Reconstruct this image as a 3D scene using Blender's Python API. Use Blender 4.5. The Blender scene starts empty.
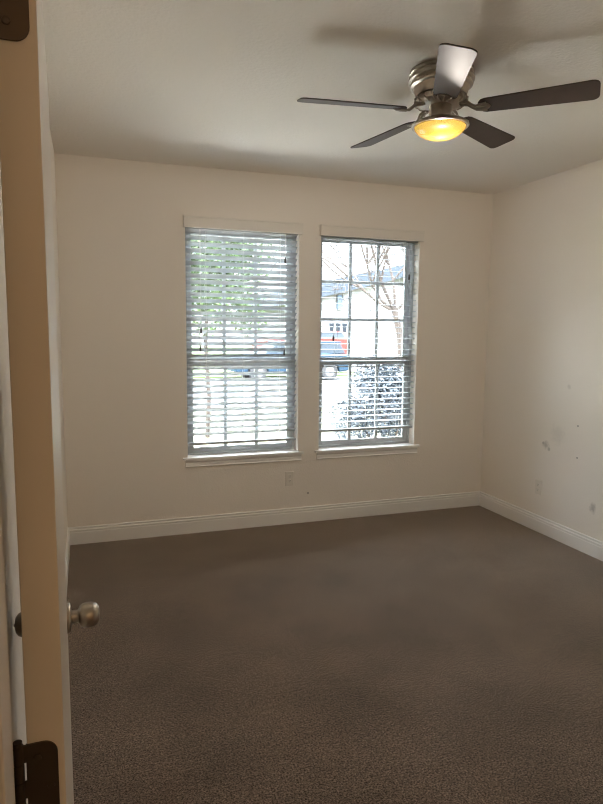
import bpy, bmesh, math, random
from mathutils import Vector, Matrix
random.seed(7)
scene = bpy.context.scene
COL = scene.collection
PI = math.pi

# ------------------------------------------------------------------ camera
CX, CZ = 0.2659, 1.5751
def cam_axes(yaw, pitch, roll):
    y, p, r = map(math.radians, (yaw, pitch, roll))
    f = Vector((math.sin(y)*math.cos(p), math.cos(y)*math.cos(p), -math.sin(p)))
    rt = Vector((math.cos(y), -math.sin(y), 0)); up = rt.cross(f)
    return rt*math.cos(r)+up*math.sin(r), up*math.cos(r)-rt*math.sin(r), f
rt, up, fw = cam_axes(19.0485, 6.6781, 0.5417)
cam = bpy.data.cameras.new('camera'); cam_o = bpy.data.objects.new('camera', cam); COL.objects.link(cam_o)
cam_o.matrix_world = Matrix(((rt.x, up.x, -fw.x, CX), (rt.y, up.y, -fw.y, 0), (rt.z, up.z, -fw.z, CZ), (0, 0, 0, 1)))
cam.sensor_fit = 'VERTICAL'; cam.sensor_height = 24; cam.lens = 621.15/804*24
cam.clip_start = 0.02; cam.clip_end = 400
scene.camera = cam_o

# ------------------------------------------------------------------ world, sun, exposure
world = bpy.data.worlds.new('sky'); scene.world = world; world.use_nodes = True
wn = world.node_tree.nodes; wl = world.node_tree.links
bg = wn['Background']
# hazy bright sky: dimmer at the horizon, about four times brighter overhead
tcw = wn.new('ShaderNodeTexCoord'); sx = wn.new('ShaderNodeSeparateXYZ'); wl.new(tcw.outputs['Generated'], sx.inputs[0])
sky = wn.new('ShaderNodeValToRGB'); wl.new(sx.outputs['Z'], sky.inputs[0])
e = sky.color_ramp.elements
e[0].position = 0.0; e[0].color = (.115, .124, .136, 1)
e[1].position = 0.85; e[1].color = (1.32, 1.42, 1.55, 1)
q = e.new(.15); q.color = (.14, .155, .175, 1)
q = e.new(.45); q.color = (.98, 1.10, 1.26, 1)
wl.new(sky.outputs[0], bg.inputs[0]); bg.inputs[1].default_value = 4.0
sun = bpy.data.lights.new('sun', 'SUN'); sun.energy = 3.5; sun.angle = math.radians(0.6); sun.color = (1, .95, .87)
sun_o = bpy.data.objects.new('sun', sun); COL.objects.link(sun_o)
# the sun stands high on the left, almost in line with the window wall, so none of it falls into the room
sd = Vector((0.55, 0.07, -1.0)).normalized()
sun_o.rotation_euler = sd.to_track_quat('-Z', 'Y').to_euler(); sun_o.location = (-6, -14, 20)
for i, wx in enumerate((1.411, 2.475)):           # sampling portals in the two window openings
    pl = bpy.data.lights.new('window_portal', 'AREA'); pl.shape = 'RECTANGLE'; pl.size = .9; pl.size_y = 1.75
    pl.cycles.is_portal = True
    po = bpy.data.objects.new('window_portal', pl); COL.objects.link(po)
    po.location = (wx, 4.86, 1.465); po.rotation_euler = (-PI/2, 0, 0)
hall = bpy.data.lights.new('hall_fill', 'POINT'); hall.energy = 1.8; hall.color = (1, .72, .45); hall.shadow_soft_size = .12
hall_o = bpy.data.objects.new('hall_fill', hall); COL.objects.link(hall_o); hall_o.location = (.7, -2.0, 2.55)   # unseen light without a fixture, added in the hall to warm the door edge
vs = scene.view_settings
vs.view_transform = 'Standard'; vs.look = 'None'; vs.gamma = 1; vs.use_curve_mapping = False
vs.exposure = 2.6
scene.cycles.max_bounces = 20; scene.cycles.diffuse_bounces = 16; scene.cycles.glossy_bounces = 5
scene.cycles.transmission_bounces = 8; scene.cycles.transparent_max_bounces = 16
scene.cycles.filter_width = 1.1
scene.cycles.sample_clamp_indirect = 20; scene.cycles.caustics_reflective = False; scene.cycles.caustics_refractive = False

# ------------------------------------------------------------------ materials
def new_mat(name):
    m = bpy.data.materials.new(name); m.use_nodes = True
    return m, m.node_tree.nodes, m.node_tree.links, m.node_tree.nodes['Principled BSDF']
def srgb(r, g, b):
    f = lambda c: (c/255/12.92) if c/255 <= .04045 else ((c/255+.055)/1.055)**2.4
    return (f(r), f(g), f(b), 1)
def mat(name, col, rough=.6, metal=0, noise=0, scale=20, bump=0, bscale=200, coat=0, spec=.5):
    m, n, l, b = new_mat(name)
    b.inputs['Base Color'].default_value = col; b.inputs['Roughness'].default_value = rough
    b.inputs['Metallic'].default_value = metal; b.inputs['Coat Weight'].default_value = coat
    b.inputs['Specular IOR Level'].default_value = spec
    tc = n.new('ShaderNodeTexCoord')
    if noise:
        nt = n.new('ShaderNodeTexNoise'); nt.inputs['Scale'].default_value = scale; nt.inputs['Detail'].default_value = 4
        l.new(tc.outputs['Object'], nt.inputs['Vector'])
        mx = n.new('ShaderNodeMix'); mx.data_type = 'RGBA'
        mx.inputs['A'].default_value = tuple(c*(1-noise) for c in col[:3])+(1,)
        mx.inputs['B'].default_value = tuple(min(1, c*(1+noise)) for c in col[:3])+(1,)
        l.new(nt.outputs[0], mx.inputs['Factor']); l.new(mx.outputs['Result'], b.inputs['Base Color'])
    if bump:
        nb = n.new('ShaderNodeTexNoise'); nb.inputs['Scale'].default_value = bscale; nb.inputs['Detail'].default_value = 3
        l.new(tc.outputs['Object'], nb.inputs['Vector'])
        bp = n.new('ShaderNodeBump'); bp.inputs['Strength'].default_value = bump; bp.inputs['Distance'].default_value = .004
        l.new(nb.outputs[0], bp.inputs['Height']); l.new(bp.outputs[0], b.inputs['Normal'])
    return m

WALL = (.87, .815, .735, 1)
M = {}
M['wall'] = mat('wall_paint', WALL, .75, bump=.25, bscale=90)
M['ceiling'] = mat('ceiling_texture', (.82, .775, .705, 1), .85, bump=.7, bscale=55)
M['trim'] = mat('trim_paint', (.86, .84, .80, 1), .35)
M['door'] = mat('door_paint', (.80, .75, .66, 1), .3)
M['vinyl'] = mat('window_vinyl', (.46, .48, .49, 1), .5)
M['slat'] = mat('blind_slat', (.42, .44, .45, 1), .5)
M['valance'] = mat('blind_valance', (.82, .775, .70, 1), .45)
M['cord'] = mat('blind_cord', (.70, .70, .67, 1), .8)
M['glare_block'] = mat('dark_glare_disc', (.004, .003, .002, 1), .9, spec=0)  # near black, for the added disc that hides the lit fitter
M['tassel'] = mat('tassel_dark', (.05, .045, .04, 1), .5)
M['nickel'] = mat('brushed_nickel', (.42, .37, .31, 1), .33, 1, noise=.08, scale=60)
M['bronze'] = mat('dark_bronze', (.10, .075, .055, 1), .5, .75)
M['blade'] = mat('dark_wood_blade', (.075, .053, .042, 1), .55, noise=.25, scale=9, spec=.3)
M['plastic'] = mat('outlet_plastic', (.79, .74, .66, 1), .35)
M['slot'] = mat('outlet_slot', (.06, .055, .05, 1), .6)
M['lawn'] = mat('dormant_lawn', (.075, .072, .038, 1), .9, noise=.25, scale=3)
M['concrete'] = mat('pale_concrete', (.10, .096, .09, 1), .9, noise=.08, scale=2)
M['asphalt'] = mat('street_asphalt', (.08, .08, .08, 1), .9, noise=.1, scale=4)
M['grass'] = mat('green_grass', (.060, .085, .02, 1), .9, noise=.25, scale=3)
M['stucco'] = mat('house_stucco', (.28, .27, .25, 1), .9, noise=.05, scale=3)
M['roof'] = mat('blue_grey_shingle', (.042, .052, .066, 1), .9, noise=.2, scale=6)
M['housetrim'] = mat('house_trim', (.08, .12, .16, 1), .6)
M['houseglass'] = mat('house_glass', (.02, .024, .03, 1), .3, spec=.2)
M['bark'] = mat('tree_bark', (.045, .034, .028, 1), .9, noise=.3, scale=12)
M['leaf'] = mat('leaf_green', (.055, .095, .028, 1), .5, noise=.4, scale=5)
M['shrubleaf'] = mat('shrub_leaf', (.030, .041, .054, 1), .6, noise=.5, scale=9)
M['carblue'] = mat('car_paint_blue', (.020, .040, .062, 1), .6, spec=.1)
M['carred'] = mat('car_paint_red', (.20, .035, .028, 1), .6, spec=.1)
M['carglass'] = mat('car_glass', (.012, .018, .024, 1), .4, spec=.15)
M['tyre'] = mat('tyre_rubber', (.03, .03, .03, 1), .8)
M['exterior'] = mat('exterior_siding', (.5, .47, .42, 1), .9)

def carpet_mat():
    m, n, l, b = new_mat('brown_carpet')
    tc = n.new('ShaderNodeTexCoord')
    def noise(scale, det, rough):
        q = n.new('ShaderNodeTexNoise'); q.inputs['Scale'].default_value = scale; q.inputs['Detail'].default_value = det; q.inputs['Roughness'].default_value = rough
        l.new(tc.outputs['Object'], q.inputs['Vector']); return q.outputs[0]
    def rng(src, a, b_, c, d):
        q = n.new('ShaderNodeMapRange'); q.inputs['From Min'].default_value = a; q.inputs['From Max'].default_value = b_
        q.inputs['To Min'].default_value = c; q.inputs['To Max'].default_value = d; l.new(src, q.inputs[0]); return q.outputs[0]
    tuft = noise(145, 3, .62); patch = noise(2.4, 3, .55); fine = noise(420, 2, .6)
    r1 = n.new('ShaderNodeValToRGB')
    r1.color_ramp.elements[0].position = .41; r1.color_ramp.elements[0].color = (.020, .014, .010, 1)
    r1.color_ramp.elements[1].position = .60; r1.color_ramp.elements[1].color = (.285, .215, .165, 1)
    ad0 = n.new('ShaderNodeMix'); ad0.data_type = 'FLOAT'; ad0.inputs['Factor'].default_value = .35
    l.new(tuft, ad0.inputs['A']); l.new(fine, ad0.inputs['B']); l.new(ad0.outputs['Result'], r1.inputs[0])
    mx = n.new('ShaderNodeMix'); mx.data_type = 'RGBA'; mx.blend_type = 'MULTIPLY'; mx.inputs['Factor'].default_value = 1
    l.new(r1.outputs[0], mx.inputs['A']); cl = n.new('ShaderNodeMath'); cl.operation = 'MULTIPLY'
    l.new(rng(patch, .32, .68, .74, 1.26), cl.inputs[0]); l.new(rng(noise(46, 3, .6), .35, .65, .76, 1.24), cl.inputs[1])
    l.new(cl.outputs[0], mx.inputs['B'])
    l.new(mx.outputs['Result'], b.inputs['Base Color'])
    b.inputs['Roughness'].default_value = .95; b.inputs['Specular IOR Level'].default_value = .1
    l.new(rng(ad0.outputs['Result'], .38, .62, .55, 1.0), b.inputs['Sheen Weight'])
    b.inputs['Sheen Roughness'].default_value = .33; b.inputs['Sheen Tint'].default_value = (1, .86, .73, 1)
    bp = n.new('ShaderNodeBump'); bp.inputs['Strength'].default_value = .6; bp.inputs['Distance'].default_value = .010
    l.new(ad0.outputs['Result'], bp.inputs['Height']); l.new(bp.outputs[0], b.inputs['Normal'])
    return m
M['carpet'] = carpet_mat()

def marked_wall(name, spots):
    """wall paint with small scuffs: (centre, radius, darkness 0..1, softness)"""
    m = mat(name, WALL, .75, bump=.25, bscale=90); n = m.node_tree.nodes; l = m.node_tree.links; b = n['Principled BSDF']
    tc = n.new('ShaderNodeTexCoord'); nz = n.new('ShaderNodeTexNoise'); nz.inputs['Scale'].default_value = 38; nz.inputs['Detail'].default_value = 5
    l.new(tc.outputs['Object'], nz.inputs['Vector'])
    prev = None
    for (c, r, dark, col) in spots:
        vm = n.new('ShaderNodeVectorMath'); vm.operation = 'DISTANCE'; vm.inputs[1].default_value = c
        l.new(tc.outputs['Object'], vm.inputs[0])
        dz = n.new('ShaderNodeMath'); dz.operation = 'MULTIPLY_ADD'; dz.inputs[1].default_value = r*(1.6 if r > .012 else .2)
        l.new(nz.outputs[0], dz.inputs[0]); l.new(vm.outputs['Value'], dz.inputs[2])
        mr = n.new('ShaderNodeMapRange'); mr.inputs['From Min'].default_value = r*1.9; mr.inputs['From Max'].default_value = r*1.1
        mr.inputs['To Min'].default_value = 0; mr.inputs['To Max'].default_value = dark
        l.new(dz.outputs[0], mr.inputs[0])
        mx = n.new('ShaderNodeMix'); mx.data_type = 'RGBA'
        if prev is None: mx.inputs['A'].default_value = WALL
        else: l.new(prev, mx.inputs['A'])
        mx.inputs['B'].default_value = col
        l.new(mr.outputs[0], mx.inputs['Factor']); prev = mx.outputs['Result']
    l.new(prev, b.inputs['Base Color'])
    return m

def glass_mat():
    m, n, l, b = new_mat('window_glass'); n.remove(b)
    out = n['Material Output']; t = n.new('ShaderNodeBsdfTransparent'); g = n.new('ShaderNodeBsdfGlossy'); mx = n.new('ShaderNodeMixShader')
    t.inputs[0].default_value = (.97, .985, .98, 1); g.inputs['Roughness'].default_value = .02
    fr = n.new('ShaderNodeFresnel'); fr.inputs[0].default_value = 1.25
    l.new(fr.outputs[0], mx.inputs[0]); l.new(t.outputs[0], mx.inputs[1]); l.new(g.outputs[0], mx.inputs[2]); l.new(mx.outputs[0], out.inputs[0])
    return m
M['glass'] = glass_mat()
def bowl_mat():
    # seeded amber glass: most light passes straight through tinted, a little scatters and makes the bowl glow
    m, n, l, b = new_mat('amber_glass_bowl'); n.remove(b)
    out = n['Material Output']; t = n.new('ShaderNodeBsdfTranslucent'); tr = n.new('ShaderNodeBsdfTransparent'); g = n.new('ShaderNodeBsdfGlossy')
    m1 = n.new('ShaderNodeMixShader'); m2 = n.new('ShaderNodeMixShader')
    tc = n.new('ShaderNodeTexCoord'); nz = n.new('ShaderNodeTexNoise'); nz.inputs['Scale'].default_value = 14; nz.inputs['Detail'].default_value = 3
    l.new(tc.outputs['Object'], nz.inputs['Vector'])
    rp = n.new('ShaderNodeValToRGB'); rp.color_ramp.elements[0].color = (.80, .34, .04, 1); rp.color_ramp.elements[1].color = (.95, .46, .07, 1)
    rp.color_ramp.elements[0].position = .35; rp.color_ramp.elements[1].position = .65
    l.new(nz.outputs[0], rp.inputs[0]); l.new(rp.outputs[0], t.inputs[0])
    tr.inputs[0].default_value = (.92, .66, .55, 1); g.inputs['Roughness'].default_value = .15
    m1.inputs[0].default_value = .023; m2.inputs[0].default_value = .04
    l.new(tr.outputs[0], m1.inputs[1]); l.new(t.outputs[0], m1.inputs[2])
    l.new(m1.outputs[0], m2.inputs[1]); l.new(g.outputs[0], m2.inputs[2]); l.new(m2.outputs[0], out.inputs[0])
    return m
M['bowl'] = bowl_mat()
def bulb_mat():
    m, n, l, b = new_mat('lit_bulb')
    b.inputs['Emission Color'].default_value = (1, .62, .25, 1); b.inputs['Emission Strength'].default_value = 30
    return m
M['bulb'] = bulb_mat()

# ------------------------------------------------------------------ mesh helpers
class MB:
    def __init__(s): s.bm = bmesh.new()
    def box(s, x0, x1, y0, y1, z0, z1, mx=None):
        vs_ = [(x, y, z) for x in (x0, x1) for y in (y0, y1) for z in (z0, z1)]
        v = [s.bm.verts.new(mx @ Vector(p) if mx else p) for p in vs_]
        for f in ((0, 1, 3, 2), (4, 6, 7, 5), (0, 4, 5, 1), (2, 3, 7, 6), (0, 2, 6, 4), (1, 5, 7, 3)): s.bm.faces.new([v[i] for i in f])
        return s
    def prism(s, poly, a0, a1, axis=0, mx=None):
        """polygon (u,v) swept along axis: 0 -> poly is (y,z); 1 -> (x,z); 2 -> (x,y)"""
        def P(u, v, a): return Vector(((a, u, v), (u, a, v), (u, v, a))[axis])
        A = [s.bm.verts.new(mx @ P(u, v, a0) if mx else P(u, v, a0)) for u, v in poly]
        B = [s.bm.verts.new(mx @ P(u, v, a1) if mx else P(u, v, a1)) for u, v in poly]
        n = len(poly)
        for i in range(n): s.bm.faces.new((A[i], A[(i+1) % n], B[(i+1) % n], B[i]))
        s.bm.faces.new(A[::-1]); s.bm.faces.new(B)
        return s
    def loft(s, rings, closed=True, caps=True):
        R = [[s.bm.verts.new(p) for p in r] for r in rings]
        for a, b in zip(R, R[1:]):
            n = len(a)
            for i in range(n if closed else n-1): s.bm.faces.new((a[i], a[(i+1) % n], b[(i+1) % n], b[i]))
        if caps: s.bm.faces.new(R[0][::-1]); s.bm.faces.new(R[-1])
        return s
    def lathe(s, prof, seg=32, mx=None, caps=True):
        """profile of (radius, height) turned about z"""
        rings = []
        for r, h in prof:
            rings.append([(mx or Matrix()) @ Vector((r*math.cos(2*PI*i/seg), r*math.sin(2*PI*i/seg), h)) for i in range(seg)])
        return s.loft(rings, True, caps)
    def tube(s, pts, radii, seg=8):
        pts = [Vector(p) for p in pts]
        if not hasattr(radii, '__len__'): radii = [radii]*len(pts)
        rings = []; ref = Vector((0, 0, 1))
        for i, p in enumerate(pts):
            d = (pts[min(i+1, len(pts)-1)]-pts[max(i-1, 0)]).normalized()
            rr = ref if abs(d.dot(ref)) < .95 else Vector((1, 0, 0))
            u = d.cross(rr).normalized(); w = d.cross(u)
            rings.append([p+(u*math.cos(2*PI*k/seg)+w*math.sin(2*PI*k/seg))*radii[i] for k in range(seg)])
        return s.loft(rings)
    def quad(s, a, b, c, d):
        s.bm.faces.new([s.bm.verts.new(p) for p in (a, b, c, d)]); return s
    def build(s, name, m, parent=None, bevel=0, smooth=False, segs=2):
        bmesh.ops.recalc_face_normals(s.bm, faces=s.bm.faces)
        me = bpy.data.meshes.new(name); s.bm.to_mesh(me); s.bm.free()
        me.materials.append(M[m] if isinstance(m, str) else m)
        o = bpy.data.objects.new(name, me); COL.objects.link(o)
        if parent: o.parent = parent
        if smooth:
            for p in me.polygons: p.use_smooth = True
            me.set_sharp_from_angle(angle=math.radians(38))
        if bevel:
            b = o.modifiers.new('bevel', 'BEVEL'); b.width = bevel; b.segments = segs; b.limit_method = 'ANGLE'; b.angle_limit = math.radians(40)
        return o
def tag(o, label=None, cat=None, group=None, kind=None):
    for k, v in (('label', label), ('category', cat), ('group', group), ('kind', kind)):
        if v: o[k] = v
    return o
def empty(name, loc, label, cat, group=None, kind=None, rz=0):
    o = bpy.data.objects.new(name, None); COL.objects.link(o); o.location = loc; o.rotation_euler = (0, 0, rz); o.empty_display_size = .1
    return tag(o, label, cat, group, kind)

# ------------------------------------------------------------------ room shell
XL, XR, D, H = .096, 3.6113, 4.6846, 2.743
YF0, YF1 = .53, .651                     # the wall with the doorway: hall face, room face
WT = .17
O1 = (.9696, 1.8528); O2 = (2.0345, 2.9125); WZ0, WZ1 = .575, 2.34   # window openings
DX0, DX1, DZ = .178, 1.010, 2.062        # doorway opening
HX0, HX1, HY = -.35, 1.45, -3.2          # hall behind the camera

tag(MB().box(HX0-.1, XR+.1, HY-.1, D+.02, -.12, 0).build('floor', 'carpet'), 'brown pile carpet covering the whole bedroom floor', 'floor', kind='structure')
tag(MB().box(HX0-.1, XR+.1, HY-.1, D+WT, H, H+.2).build('ceiling', 'ceiling'), 'textured off-white ceiling over the bedroom', 'ceiling', kind='structure')
w = MB()
y0, y1 = D, D+WT
w.box(XL-.1, O1[0], y0, y1, -.3, H); w.box(O1[1], O2[0], y0, y1, -.3, H); w.box(O2[1], XR+.1, y0, y1, -.3, H)
for o in (O1, O2): w.box(o[0], o[1], y0, y1, -.3, WZ0); w.box(o[0], o[1], y0, y1, WZ1, H)
tag(w.build('wall_back', marked_wall('wall_paint_back', [((1.947, D, .241), .0065, .6, (.16, .14, .11, 1))])), 'cream painted wall holding the two windows', 'wall', kind='structure')
tag(MB().box(XL-.1, XL, YF0, D, 0, H).build('wall_left', 'wall'), 'cream wall behind the open door', 'wall', kind='structure')
spots = [((XR, 3.869, .701), .034, .55, (.36, .33, .28, 1)), ((XR, 3.90, .712), .008, .5, (.30, .27, .23, 1)), ((XR, 3.835, .675), .010, .5, (.33, .30, .25, 1)),
         ((XR, 3.551, .898), .0042, .9, (.09, .08, .06, 1)), ((XR, 3.541, .665), .0042, .9, (.09, .08, .06, 1)),
         ((XR, 3.363, .341), .036, .55, (.30, .27, .23, 1)), ((XR, 3.663, 1.172), .022, .25, (.36, .33, .28, 1)),
         ((XR, 3.75, .80), .085, .16, (.40, .37, .32, 1))]
tag(MB().box(XR, XR+.1, YF0, D, 0, H).build('wall_right', marked_wall('wall_paint_right', spots)), 'cream wall on the right with scuffs and small holes', 'wall', kind='structure')
w = MB()
w.box(HX0, DX0, YF0, YF1, 0, H); w.box(DX1, XR, YF0, YF1, 0, H); w.box(DX0, DX1, YF0, YF1, DZ, H)
tag(w.build('wall_front', 'wall'), 'cream wall with the doorway into the bedroom', 'wall', kind='structure')
w = MB().box(HX0-.1, HX0, HY, YF0, 0, H).box(HX1, HX1+.1, HY, YF0, 0, H).box(HX0, HX1, HY-.1, HY, 0, H)
tag(w.build('wall_hall', 'wall'), 'cream hallway walls outside the bedroom door', 'wall', kind='structure')
# roof of this house with its eave
w = MB().prism([(HY-1, H+.2), (D+.25, H+.2), (D+.25, H+.3), (.7, H+1.5), (HY-1, H+.5)], -3, 8, 0)
tag(w.build('roof', 'roof'), 'roof of the bedroom building with its eave', 'roof', kind='structure')
# outside walls left and right so the sun cannot slip in
w = MB().box(-3, XL-.1, D+.02, D+WT, -.3, H+.2).box(XR+.1, 8, D+.02, D+WT, -.3, H+.2)
tag(w.build('wall_exterior', 'exterior'), 'outside wall of the bedroom building', 'wall', kind='structure')

# baseboards: stepped cap profile
BB = [(0, 0), (.015, 0), (.015, .088), (.0125, .091), (.0125, .097), (.0135, .100), (.0135, .107), (.009, .112), (.009, .118), (.0105, .121), (.0105, .126), (.006, .1296), (0, .1296)]
tag(MB().prism([(D-u, v) for u, v in BB], XL, XR, 0).build('baseboard_back', 'trim'), 'white stepped baseboard under the windows', 'baseboard', kind='structure')
tag(MB().prism([(XR-u, v) for u, v in BB], YF1, D, 1).build('baseboard_right', 'trim'), 'white stepped baseboard along the right wall', 'baseboard', kind='structure')
tag(MB().prism([(XL+u, v) for u, v in BB], YF1+.07, D, 1).build('baseboard_left', 'trim'), 'white stepped baseboard behind the open door', 'baseboard', kind='structure')
tag(MB().prism([(YF1+u, v) for u, v in BB], DX1+.07, XR, 0).build('baseboard_front', 'trim'), 'white stepped baseboard beside the doorway', 'baseboard', kind='structure')
# door frame: jambs, stop and casing
w = MB()
w.box(DX0-.018, DX0, YF0-.001, YF1+.001, 0, DZ+.018).box(DX1, DX1+.018, YF0-.001, YF1+.001, 0, DZ+.018).box(DX0, DX1, YF0-.001, YF1+.001, DZ, DZ+.018)
w.box(DX0, DX0+.010, YF0+.02, YF1-.040, 0, DZ).box(DX1-.010, DX1, YF0+.02, YF1-.040, 0, DZ).box(DX0+.01, DX1-.01, YF0+.02, YF1-.040, DZ-.010, DZ)
for ya, yb in ((YF0-.016, YF0-.001), (YF1+.001, YF1+.014)):
    w.box(DX0-.070, DX0-.006, ya, yb, 0, DZ+.070).box(DX1+.006, DX1+.070, ya, yb, 0, DZ+.070).box(DX0-.006, DX1+.006, ya, yb, DZ+.006, DZ+.070)
tag(w.build('trim_door_frame', 'trim', bevel=.002), 'painted door frame around the bedroom doorway', 'trim', kind='structure')

# ------------------------------------------------------------------ windows
def window(n, o, label):
    xa, xb = o; za, zb = WZ0+.02, WZ1
    r = empty('window_%d' % n, ((xa+xb)/2, D+.12, za), label, 'window', kind='structure')
    L = Matrix.Translation(-Vector(r.location))
    def ring(x0, x1, z0, z1, t, tb, tt, ya, yb):
        return MB().box(x0, x0+t, ya, yb, z0, z1, L).box(x1-t, x1, ya, yb, z0, z1, L).box(x0+t, x1-t, ya, yb, z0, z0+tb, L).box(x0+t, x1-t, ya, yb, z1-tt, z1, L)
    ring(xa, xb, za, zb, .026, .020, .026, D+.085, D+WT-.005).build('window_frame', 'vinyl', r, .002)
    xi, xj = xa+.026, xb-.026
    zm0, zm1 = 1.280, 1.348
    def sash(name, z0, z1, tb, tt, ya, yb, rows):
        s = ring(xi, xj, z0, z1, .036, tb, tt, ya, yb).build(name, 'vinyl', r, .002)
        gx0, gx1, gz0, gz1 = xi+.036, xj-.036, z0+tb, z1-tt
        ym = (ya+yb)/2
        MB().box(gx0-.004, gx1+.004, ym-.002, ym+.002, gz0-.004, gz1+.004, L).build('glass_pane', 'glass', s)
        g = MB()
        for k in (1, 2): g.box(gx0+(gx1-gx0)*k/3-.013, gx0+(gx1-gx0)*k/3+.013, ym-.007, ym+.007, gz0, gz1, L)
        for k in range(1, rows): g.box(gx0, gx1, ym-.0065, ym+.0065, gz0+(gz1-gz0)*k/rows-.013, gz0+(gz1-gz0)*k/rows+.013, L)
        g.build('muntin_grid', 'vinyl', s)
        return s
    sash('upper_sash', zm0+.006, zb-.026, .060, .036, D+.128, D+.152, 3)
    lo = sash('lower_sash', za+.020, zm1, .036, .064, D+.096, D+.120, 1)
    MB().box(-.03, .03, D+.084-r.location.y, D+.096-r.location.y, zm1-.016-za, zm1-.002-za).build('sash_lock', 'vinyl', lo, .002)
    # stool and apron
    t = MB().box(xa-.036, xb+.044, D-.032, D, WZ0, WZ0+.02).box(xa, xb, D, D+.09, WZ0, WZ0+.02)
    t.prism([(D, WZ0), (D-.020, WZ0), (D-.020, WZ0-.010), (D-.012, WZ0-.018), (D-.012, WZ0-.044), (D-.016, WZ0-.048), (D-.016, WZ0-.054), (D, WZ0-.058)], xa-.018, xb+.030, 0)
    tag(t.build('trim_%d' % n, 'trim', bevel=.003), 'white sill and apron under the %s window' % ('left' if n == 1 else 'right'), 'window sill', kind='structure')
window(1, O1, 'left window seen through the tilted slats of its blind')
window(2, O2, 'right window with open slats showing the bare tree')

# ------------------------------------------------------------------ blinds
def blind(o, tilt, zbot, vx, ladders, tilts, lifts, label):
    xa, xb = o; yc = D+.042
    r = empty('window_blind', ((xa+xb)/2, yc, WZ1), label, 'window blind', 'venetian blinds in the two windows')
    L = Matrix.Translation(-Vector(r.location))
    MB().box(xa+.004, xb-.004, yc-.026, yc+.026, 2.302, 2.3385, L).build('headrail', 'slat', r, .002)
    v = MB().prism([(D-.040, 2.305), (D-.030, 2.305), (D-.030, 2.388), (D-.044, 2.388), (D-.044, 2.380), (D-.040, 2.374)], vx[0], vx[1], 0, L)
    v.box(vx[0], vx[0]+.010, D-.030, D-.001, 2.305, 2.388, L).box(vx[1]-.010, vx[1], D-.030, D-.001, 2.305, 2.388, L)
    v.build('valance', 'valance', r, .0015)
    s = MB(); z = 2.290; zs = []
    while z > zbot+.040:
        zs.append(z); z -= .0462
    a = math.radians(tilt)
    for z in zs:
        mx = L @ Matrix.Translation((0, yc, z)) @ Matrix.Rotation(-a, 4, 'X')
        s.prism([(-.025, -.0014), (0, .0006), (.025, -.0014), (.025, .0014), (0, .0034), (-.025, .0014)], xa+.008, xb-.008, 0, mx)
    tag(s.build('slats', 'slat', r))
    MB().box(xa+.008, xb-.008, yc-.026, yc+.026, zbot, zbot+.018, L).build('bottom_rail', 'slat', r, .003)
    for x in ladders:
        MB().box(x-.0012, x+.0012, yc-.027, yc-.0255, zbot+.01, 2.29, L).box(x-.0012, x+.0012, yc+.0255, yc+.027, zbot+.01, 2.29, L).build('ladder_cord', 'cord', r)
    for x, zt in tilts+lifts:
        nm = 'tilt_cord' if (x, zt) in tilts else 'lift_cord'
        y = yc-.036
        c = MB().tube([(x, y, 2.305), (x+.002, y, (2.3+zt)/2), (x, y, zt)], .0011, 6)
        for vtx in c.bm.verts: vtx.co = L @ vtx.co
        c = c.build(nm, 'cord', r, smooth=True)
        tag(MB().lathe([(.0020, .022), (.0060, .016), (.0090, -.012), (.0082, -.022), (.0030, -.026)], 10, L @ Matrix.Translation((x, y, zt))).build('tassel', 'tassel', c, smooth=True), 'dark cord tassel')
blind(O1, 32, .683, (.954, 1.872), (1.123, 1.414, 1.705), [(1.082, 1.563), (1.076, 1.427)], [(1.742, 2.109), (1.738, 1.395)],
      'lowered white slatted blind with tilted slats in the left window')
blind(O2, -4.5, .738, (2.018, 2.931), (2.191, 2.480, 2.770), [(2.153, 1.507)], [(2.824, 2.017)],
      'white slatted blind with flat see-through slats in the right window')

# ------------------------------------------------------------------ door
dA = math.radians(91.8633)
door = empty('door_1', (.2315, .6512, 0), 'open cream panelled bedroom door with a nickel knob, seen edge-on', 'door', kind='structure', rz=dA)
# local: x along the door towards the latch, y to the left (thickness 0.0358), z up
DW, DT, DB, DTOP = .8145, .0358, .012, 2.042
leaf = MB().box(0, DW, 0, DT, DB, DTOP)
leaf.build('door_panel', 'door', door, .0008)
def hinge(z0, z1):
    hg = MB()
    cr = .014; pts = []
    yl, yr = DT+.001, .0065       # leaf runs from the barrel (left face) towards the right face
    pts = [(yl, z0), (yr+cr, z0)]+[(yr+cr-cr*math.sin(t), z0+cr-cr*math.cos(t)) for t in [PI/2*k/7 for k in range(1, 7)]]+[(yr, z0+cr), (yr, z1-cr)]
    pts += [(yr+cr-cr*math.cos(t), z1-cr+cr*math.sin(t)) for t in [PI/2*k/7 for k in range(1, 7)]]+[(yr+cr, z1), (yl, z1)]
    hg.prism(pts, -.0022, .001, 0)
    h = hg.build('hinge', 'bronze', door)
    b = MB()
    xb_, yb_ = .000, DT+.0085
    n = 5; s = (z1-z0)/n
    for k in range(n):
        b.lathe([(.0056, z0+k*s+.0006), (.0056, z0+(k+1)*s-.0006)], 16, Matrix.Translation((xb_, yb_, 0)))
        if k % 2 == 0: b.box(-.0020, .0008, DT, yb_, z0+k*s+.0008, z0+(k+1)*s-.0008)
    b.lathe([(.0045, z0-.004), (.0045, z1+.004)], 12, Matrix.Translation((xb_, yb_, 0)))
    b.build('hinge_barrel', 'bronze', h, smooth=True)
    for yy, zz in ((.026, z0+.016), (.014, z0+(z1-z0)/2), (.026, z1-.016)):
        MB().lathe([(.004, 0), (.0035, .0012), (.001, .0016)], 12, Matrix.Translation((-.0021, yy, zz)) @ Matrix.Rotation(-PI/2, 4, 'Y')).build('screw', 'bronze', h, smooth=True)
hinge(1.051, 1.150); hinge(1.832, 1.931); hinge(.20, .299)
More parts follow.
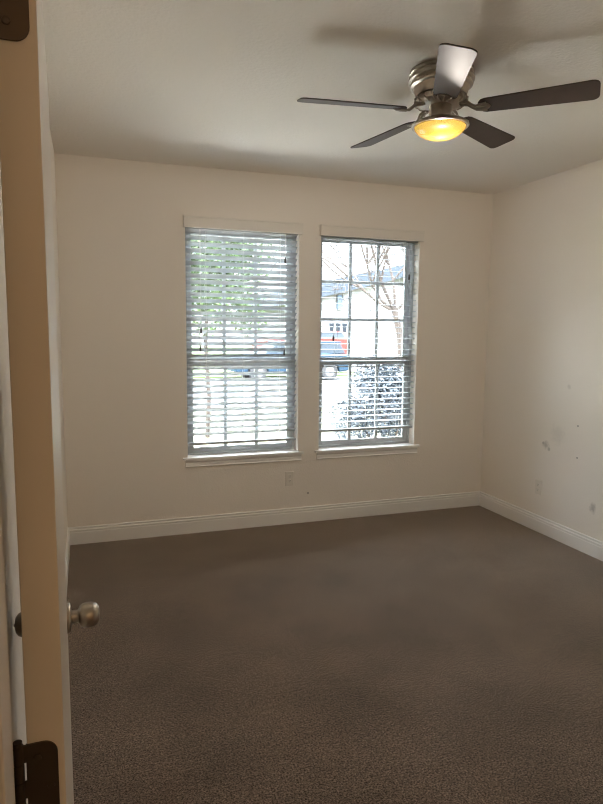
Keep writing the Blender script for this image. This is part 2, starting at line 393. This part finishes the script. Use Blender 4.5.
# knobs on both faces
KX, KZ = DW-.062, .937
def knob(side):
    mx = Matrix.Translation((KX, 0 if side < 0 else DT, KZ)) @ Matrix.Rotation(PI/2 if side < 0 else -PI/2, 4, 'X')
    k = MB().lathe([(.0150, .0), (.0140, .010), (.0135, .020), (.0150, .024), (.0215, .027), (.0262, .034), (.0278, .044), (.0270, .054), (.0235, .062), (.0165, .0672), (.008, .0690), (.001, .0695)], 32, mx).build('knob', 'nickel', door, smooth=True)
    MB().lathe([(.0345, 0), (.0345, .003), (.031, .0075), (.020, .0095), (.0125, .010)], 32, mx).build('rose', 'nickel', k, smooth=True)
    if side > 0: MB().lathe([(.0035, .069), (.0035, .0712), (.001, .0716)], 12, mx).build('lock_button', 'nickel', k, smooth=True)
knob(-1); knob(1)
MB().box(DW-.0012, DW+.0009, DT/2-.0127, DT/2+.0127, KZ-.0285, KZ+.0285).build('latch_plate', 'nickel', door)

# ------------------------------------------------------------------ outlets
def outlet(loc, rz, label):
    r = empty('wall_outlet', loc, label, 'outlet', 'wall outlets', rz=rz)     # local -y faces the room
    MB().box(-.035, .035, -.006, 0, -.0575, .0575).build('cover_plate', 'plastic', r, .003, segs=3)
    for s in (1, -1):
        z = s*.0195
        rc = MB().prism([(.0165*math.cos(t), z+max(-.0125, min(.0125, .0165*math.sin(t)))) for t in [2*PI*i/24 for i in range(24)]], -.0085, -.006, 1).build('receptacle', 'plastic', r)
        MB().box(-.0078, -.0055, -.0089, -.0084, z-.001, z+.007).box(.0055, .0078, -.0089, -.0084, z-.001, z+.006).box(-.002, .002, -.0089, -.0084, z-.009, z-.005).build('slot', 'slot', rc)
    MB().lathe([(.0032, 0), (.0028, .0012), (.0005, .0014)], 12, Matrix.Translation((0, -.006, 0)) @ Matrix.Rotation(PI/2, 4, 'X')).build('screw', 'plastic', r, smooth=True)
outlet((1.787, D, .374), 0, 'cream wall outlet low on the back wall under the windows')
outlet((XR, 3.926, .354), -PI/2, 'cream wall outlet low on the scuffed right wall')

# ------------------------------------------------------------------ ceiling fan
FX, FY, FZ = 1.8258, 2.6094, H
fan = empty('ceiling_fan', (FX, FY, FZ), 'brushed nickel ceiling fan with five dark blades and a lit amber bowl', 'ceiling fan')
MB().lathe([(.143, 0), (.146, -.016), (.138, -.021), (.138, -.026), (.148, -.031), (.148, -.042), (.136, -.047), (.136, -.053), (.142, -.058), (.140, -.066), (.127, -.072), (.121, -.086), (.117, -.100), (.112, -.108), (.02, -.110)], 48).build('motor_housing', 'nickel', fan, smooth=True)
MB().lathe([(.095, -.110), (.112, -.114), (.116, -.124), (.114, -.138), (.104, -.146), (.070, -.150), (.02, -.150)], 48).build('flywheel', 'nickel', fan, smooth=True)
rib = MB()
for k in range(20):
    a = 2*PI*k/20
    rib.tube([(.100*math.cos(a), .100*math.sin(a), -.108), (.120*math.cos(a), .120*math.sin(a), -.122), (.118*math.cos(a+.09), .118*math.sin(a+.09), -.138), (.098*math.cos(a+.14), .098*math.sin(a+.14), -.149)], .0042, 6)
rib.build('ornament_ring', 'nickel', fan, smooth=True)
MB().lathe([(.050, -.148), (.052, -.154), (.052, -.205), (.060, -.212), (.060, -.218)], 40).build('switch_housing', 'nickel', fan, smooth=True)
MB().lathe([(.052, -.214), (.090, -.216), (.114, -.222), (.128, -.230), (.131, -.238), (.127, -.243), (.119, -.243), (.117, -.236), (.05, -.222)], 48).build('light_fitter', 'nickel', fan, smooth=True)
pr_o = [(.115, -.234), (.117, -.242), (.114, -.250), (.107, -.260), (.095, -.271), (.077, -.281), (.054, -.289), (.030, -.293), (.002, -.295)]
tag(MB().lathe(pr_o, 48, caps=False).build('light_bowl', 'bowl', fan, smooth=True), 'glowing amber glass bowl')
MB().lathe([(.113, -.2445), (.113, -.2425), (.02, -.2425)], 40).build('glare_disc', 'glare_block', fan)  # dark disc added inside the bowl to block glare off the fitter
bulb = bpy.data.lights.new('fan_bulb', 'POINT'); bulb.energy = 5.6; bulb.color = (.74, .93, 1.0); bulb.shadow_soft_size = .014
bo = bpy.data.objects.new('fan_bulb', bulb); COL.objects.link(bo); bo.parent = fan; bo.location = (.0, -.02, -.262)
def blade_shape():
    b = MB(); r0, r1, w0, w1 = .165, .660, .052, .070
    def outline(z):
        p = []
        for t in range(0, 7):                       # rounded root
            a = PI/2+PI*t/6; p.append((r0+.035+.035*math.cos(a), w0*math.sin(a) if t not in (0, 6) else (w0 if t == 0 else -w0), z))
        c = .030
        for t in range(0, 5):
            a = -PI/2+PI/2*t/4; p.append((r1-c+c*math.cos(a), -w1+c+c*math.sin(a), z))
        for t in range(0, 5):
            a = PI/2*t/4; p.append((r1-c+c*math.cos(a), w1-c+c*math.sin(a), z))
        return p
    b.loft([outline(-.003), outline(.003)])
    return b
blade_me = iron_me = None
BZ = 2.5714-H
for k in range(5):
    ang = math.radians(172.1-72*k)
    if blade_me is None:
        o = blade_shape().build('blade', 'blade', fan, .0015); blade_me = o
        ir = MB()
        for s in (-1, 1):   # forked bracket from the flywheel to the blade root
            ir.tube([(.085, s*.012, .024), (.120, s*.016, .020), (.140, s*.014, .004), (.160, s*.016, -.008), (.185, s*.026, -.008), (.205, s*.030, -.0065)], [.006, .0055, .005, .005, .0045, .0035], 8)
        ir.tube([(.085, 0, .024), (.120, 0, .016), (.150, 0, -.006), (.185, 0, -.008), (.222, 0, -.0065)], [.007, .006, .0055, .005, .0035], 8)
        ir.lathe([(.032, -.0065), (.032, -.0040), (.02, -.0035)], 24, Matrix.Translation((.188, 0, 0)) @ Matrix.Scale(.9, 4, (0, 1, 0)))
        for sx, sy in ((.180, .022), (.180, -.022), (.208, 0)):
            ir.lathe([(.0065, -.0075), (.005, -.0105), (.001, -.0112)], 10, Matrix.Translation((sx, sy, 0)))
        io = ir.build('blade_iron', 'nickel', o, smooth=True); tag(io, 'nickel blade bracket'); iron_me = io
    else:
        o = blade_me.copy(); COL.objects.link(o); o.parent = fan
        io = iron_me.copy(); COL.objects.link(io); io.parent = o
    o.location = (0, 0, BZ); o.rotation_euler = (Matrix.Rotation(ang, 3, 'Z') @ Matrix.Rotation(math.radians(-13), 3, 'X')).to_euler()

# ------------------------------------------------------------------ outdoors
GZ = -.25
M['bounce'] = mat('pale_bounce_ground', (.66, .63, .58, 1), .9, noise=.06, scale=2)  # pale so the added ground throws daylight up to the ceiling
tag(MB().box(-10, 14, D+WT, 9.0, GZ-.3, GZ).build('ground_bounce', 'bounce'), 'unseen pale ground added below the windows to bounce light indoors', 'bounce ground', kind='structure')  # out of view, put in as a reflector for the room
tag(MB().box(-40, 60, 9.0, 14.0, GZ-.3, GZ).build('ground_lawn', 'lawn'), 'pale dormant lawn outside the windows', 'lawn', kind='structure')
tag(MB().box(-40, 60, 14.0, 15.4, GZ-.3, GZ+.03).build('ground_sidewalk', 'concrete'), 'pale sidewalk in front of the lawn', 'sidewalk', kind='structure')
tag(MB().box(-60, 80, 15.4, 23.0, GZ-.3, GZ-.02).build('ground_street', 'asphalt'), 'sunlit street outside the windows', 'street', kind='structure')
g = MB().box(-60, 10.9, 23.0, 33, GZ-.3, GZ+.03).box(16.2, 80, 23.0, 33, GZ-.3, GZ+.03).box(-60, 80, 33, 80, GZ-.3, GZ+.02)
tag(g.build('ground_far_lawn', 'grass'), 'green lawn across the street', 'lawn', kind='structure')
tag(MB().box(10.9, 16.2, 23.0, 33, GZ-.3, GZ+.035).build('ground_driveway', 'concrete'), 'pale driveway across the street', 'driveway', kind='structure')

# neighbour house: front gable, shingled roof, garage
hs = empty('neighbour_house', (18.0, 33, GZ), 'pale house with a blue-grey gable roof behind the bare tree', 'house')
MB().prism([(-6.2, 0), (6.2, 0), (6.2, 3.5), (0, 5.0), (-6.2, 3.5)], 0, 10, 1).build('house_wall', 'stucco', hs)
rf = MB()
for s in (-1, 1): rf.prism([(s*7.0, 3.20), (0, 4.93), (0, 5.65), (s*7.0, 4.05)], -.5, 10.5, 1)
rf.build('house_roof', 'roof', hs)
gd = MB().box(-5.6, -.4, -.06, 0, 0, 2.45).build('garage_door', 'stucco', hs)
for k in range(3): MB().prism([(-4.76+k*.40, 2.18), (-4.46+k*.40, 2.18), (-4.52+k*.40, 1.70), (-4.70+k*.40, 1.70)], -.11, -.05, 1).build('garage_window', 'houseglass', gd)
MB().box(-4.30, -3.95, -.14, 0, 2.95, 3.75).build('gable_vent', 'housetrim', hs)
wd = MB().box(2.2, 4.2, -.06, .02, .9, 2.3).build('house_window', 'housetrim', hs); MB().box(2.3, 4.1, -.09, -.05, 1.0, 2.2).build('house_window_glass', 'houseglass', wd)
h2 = empty('neighbour_house', (-2.0, 34, GZ), 'pale house across the street behind the leafy tree', 'house')
MB().prism([(-7, 0), (7, 0), (7, 3.3), (0, 5.6), (-7, 3.3)], 0, 9, 1).build('house_wall', 'stucco', h2)
rf = MB()
for s in (-1, 1): rf.prism([(s*7.6, 3.05), (0, 5.7), (0, 6.1), (s*7.6, 3.5)], -.5, 9.5, 1)
rf.build('house_roof', 'roof', h2)
MB().box(-2, 0, -.06, .02, .9, 2.3).build('house_window', 'houseglass', h2)

def car(loc, rz, paint, label, h1, h2_):
    r = empty('car', loc, label, 'car', rz=rz)
    body = [(-2.15, .35), (-2.2, .62), (-2.1, h1-.05), (-1.2, h1), (1.1, h1), (1.95, h1-.14), (2.2, .62), (2.15, .32)]
    for cx_ in (1.35, -1.35):
        body += [(cx_+.38*math.cos(t), .30+.38*math.sin(t)) for t in [PI*i/8 for i in range(9)]]
    MB().prism(body, -.88, .88, 1).build('body', paint, r, .05, segs=3)
    def ring(sgn, q): return [(x, sgn*y, z) for x, y, z in q]
    q0, q1 = (-2.0, 1.15), (-1.85, .55)
    cab = [[(q0[0], -.80, h1-.02), (q0[1], -.80, h1-.02), (q0[1], .80, h1-.02), (q0[0], .80, h1-.02)],
           [(q1[0], -.62, h2_-.05), (q1[1], -.62, h2_-.05), (q1[1], .62, h2_-.05), (q1[0], .62, h2_-.05)]]
    MB().loft(cab).build('windows', 'carglass', r, .03)
    MB().box(q1[0]-.04, q1[1]+.04, -.64, .64, h2_-.06, h2_).build('roof_panel', paint, r, .02)
    for cx_ in (1.35, -1.35):
        for s in (-1, 1):
            mx = Matrix.Translation((cx_, s*.78, .32)) @ Matrix.Rotation(PI/2, 4, 'X')
            wh = MB().lathe([(.20, -.11), (.31, -.10), (.32, -.05), (.32, .05), (.31, .10), (.20, .11)], 24, mx).build('wheel', 'tyre', r, smooth=True)
            MB().lathe([(.19, -.115), (.19, .115)], 16, mx).build('hub', 'concrete', wh)
car((7.30, 22.0, GZ-.02), PI, 'carblue', 'dark blue car parked in front of the red one across the street', .98, 1.40)
car((9.55, 27.2, GZ+.03), PI, 'carred', 'red car parked beyond the dark blue car across the street', 1.42, 1.70)

# trees and shrubs
def leaf_cloud(blobs, n, size, up_bias=.3):
    b = MB()
    tot = sum(r**2 for _, r in blobs)
    for c, r in blobs:
        for _ in range(int(n*r*r/tot)):
            d = Vector((random.gauss(0, 1), random.gauss(0, 1), random.gauss(0, 1))).normalized()*r*(random.random()**.45)
            p = Vector(c)+Vector((d.x, d.y, d.z*.9))
            a = Vector((random.gauss(0, 1), random.gauss(0, 1), random.gauss(0, .6))).normalized()
            n_ = Vector((random.gauss(0, .7), random.gauss(0, .7), 1)).normalized()
            u = a.cross(n_).normalized(); s = size*random.uniform(.6, 1.3)
            b.quad(p-a*s, p+u*s*.45, p+a*s, p-u*s*.45)
    return b
def grow(b, p, d, length, r, depth, spread=.55, upb=.12):
    pts = [p]; rs = [r]; q = Vector(p); d = Vector(d).normalized()
    n = 4
    for i in range(n):
        d = (d+Vector((random.gauss(0, .13), random.gauss(0, .13), random.gauss(0, .10)+upb*.3))).normalized()
        q = q+d*length/n; pts.append(q.copy()); rs.append(r*(1-.35*(i+1)/n))
    b.tube(pts, rs, 5 if depth < 2 else 7)
    if depth == 0: return
    for k in range(random.choice((2, 3, 3))):
        i = random.choice((2, 3, 4)); nd = (d+Vector((random.gauss(0, spread), random.gauss(0, spread), random.gauss(.05, spread*.7)))).normalized()
        grow(b, pts[i], nd, length*random.uniform(.62, .85), max(.009, rs[i]*.74), depth-1, spread, upb)
t = empty('bare_tree', (6.75, 12.0, GZ), 'bare leafless tree with spreading branches outside the right window', 'tree')
b = MB().tube([(0, 0, 0), (-.03, 0, .9), (-.10, .02, 1.7), (-.25, .05, 2.3)], [.12, .095, .08, .065], 10)
b.build('trunk', 'bark', t, smooth=True)
b = MB()
for d, L_, r_ in (((-.55, -.1, 1.0), 1.5, .040), ((-.9, .1, .75), 1.6, .034), ((.1, .1, 1), 1.4, .036), ((.6, -.2, .8), 1.3, .032), ((-1, -.2, .55), 1.7, .032)):
    grow(b, (-.22, .05, 2.2), d, L_, r_, 5)
b.build('branches', 'bark', t, smooth=True)
t = empty('leafy_tree', (2.15, 10.3, GZ), 'leafy green tree filling the left window', 'tree')
MB().tube([(0, 0, 0), (.03, 0, .7), (-.02, 0, 1.6), (.05, .05, 2.8)], [.045, .04, .035, .025], 9).build('trunk', 'bark', t, smooth=True)
leaf_cloud([((-.1, 0, 2.3), .75), ((.45, .1, 2.5), .7), ((.0, .1, 3.2), .95), ((.6, .0, 3.3), .7), ((-.5, .1, 2.9), .8), ((.2, 0, 4.0), .9), ((.75, .2, 2.0), .35)], 15000, .045).build('foliage', 'leaf', t)
def shrub(loc, blobs, n, size, label):
    r = empty('garden_shrub', loc, label, 'shrub')
    st = MB()
    for k in range(14):
        a = 2*PI*k/14; rad = random.uniform(.2, .5)
        st.tube([(.04*math.cos(a), .04*math.sin(a), 0), (rad*.5*math.cos(a), rad*.5*math.sin(a), .45), (rad*math.cos(a), rad*math.sin(a), 1.0)], [.012, .009, .004], 5)
    st.build('stems', 'bark', r)
    leaf_cloud(blobs, n, size).build('foliage', 'shrubleaf', r)
shrub((3.62, 6.75, GZ), [((0, 0, .95), .48), ((.3, .1, 1.15), .4), ((-.35, 0, .75), .32), ((.35, 0, .7), .42), ((0, .2, 1.25), .3)], 14000, .026, 'twiggy dark-leaved shrub low in the right window')
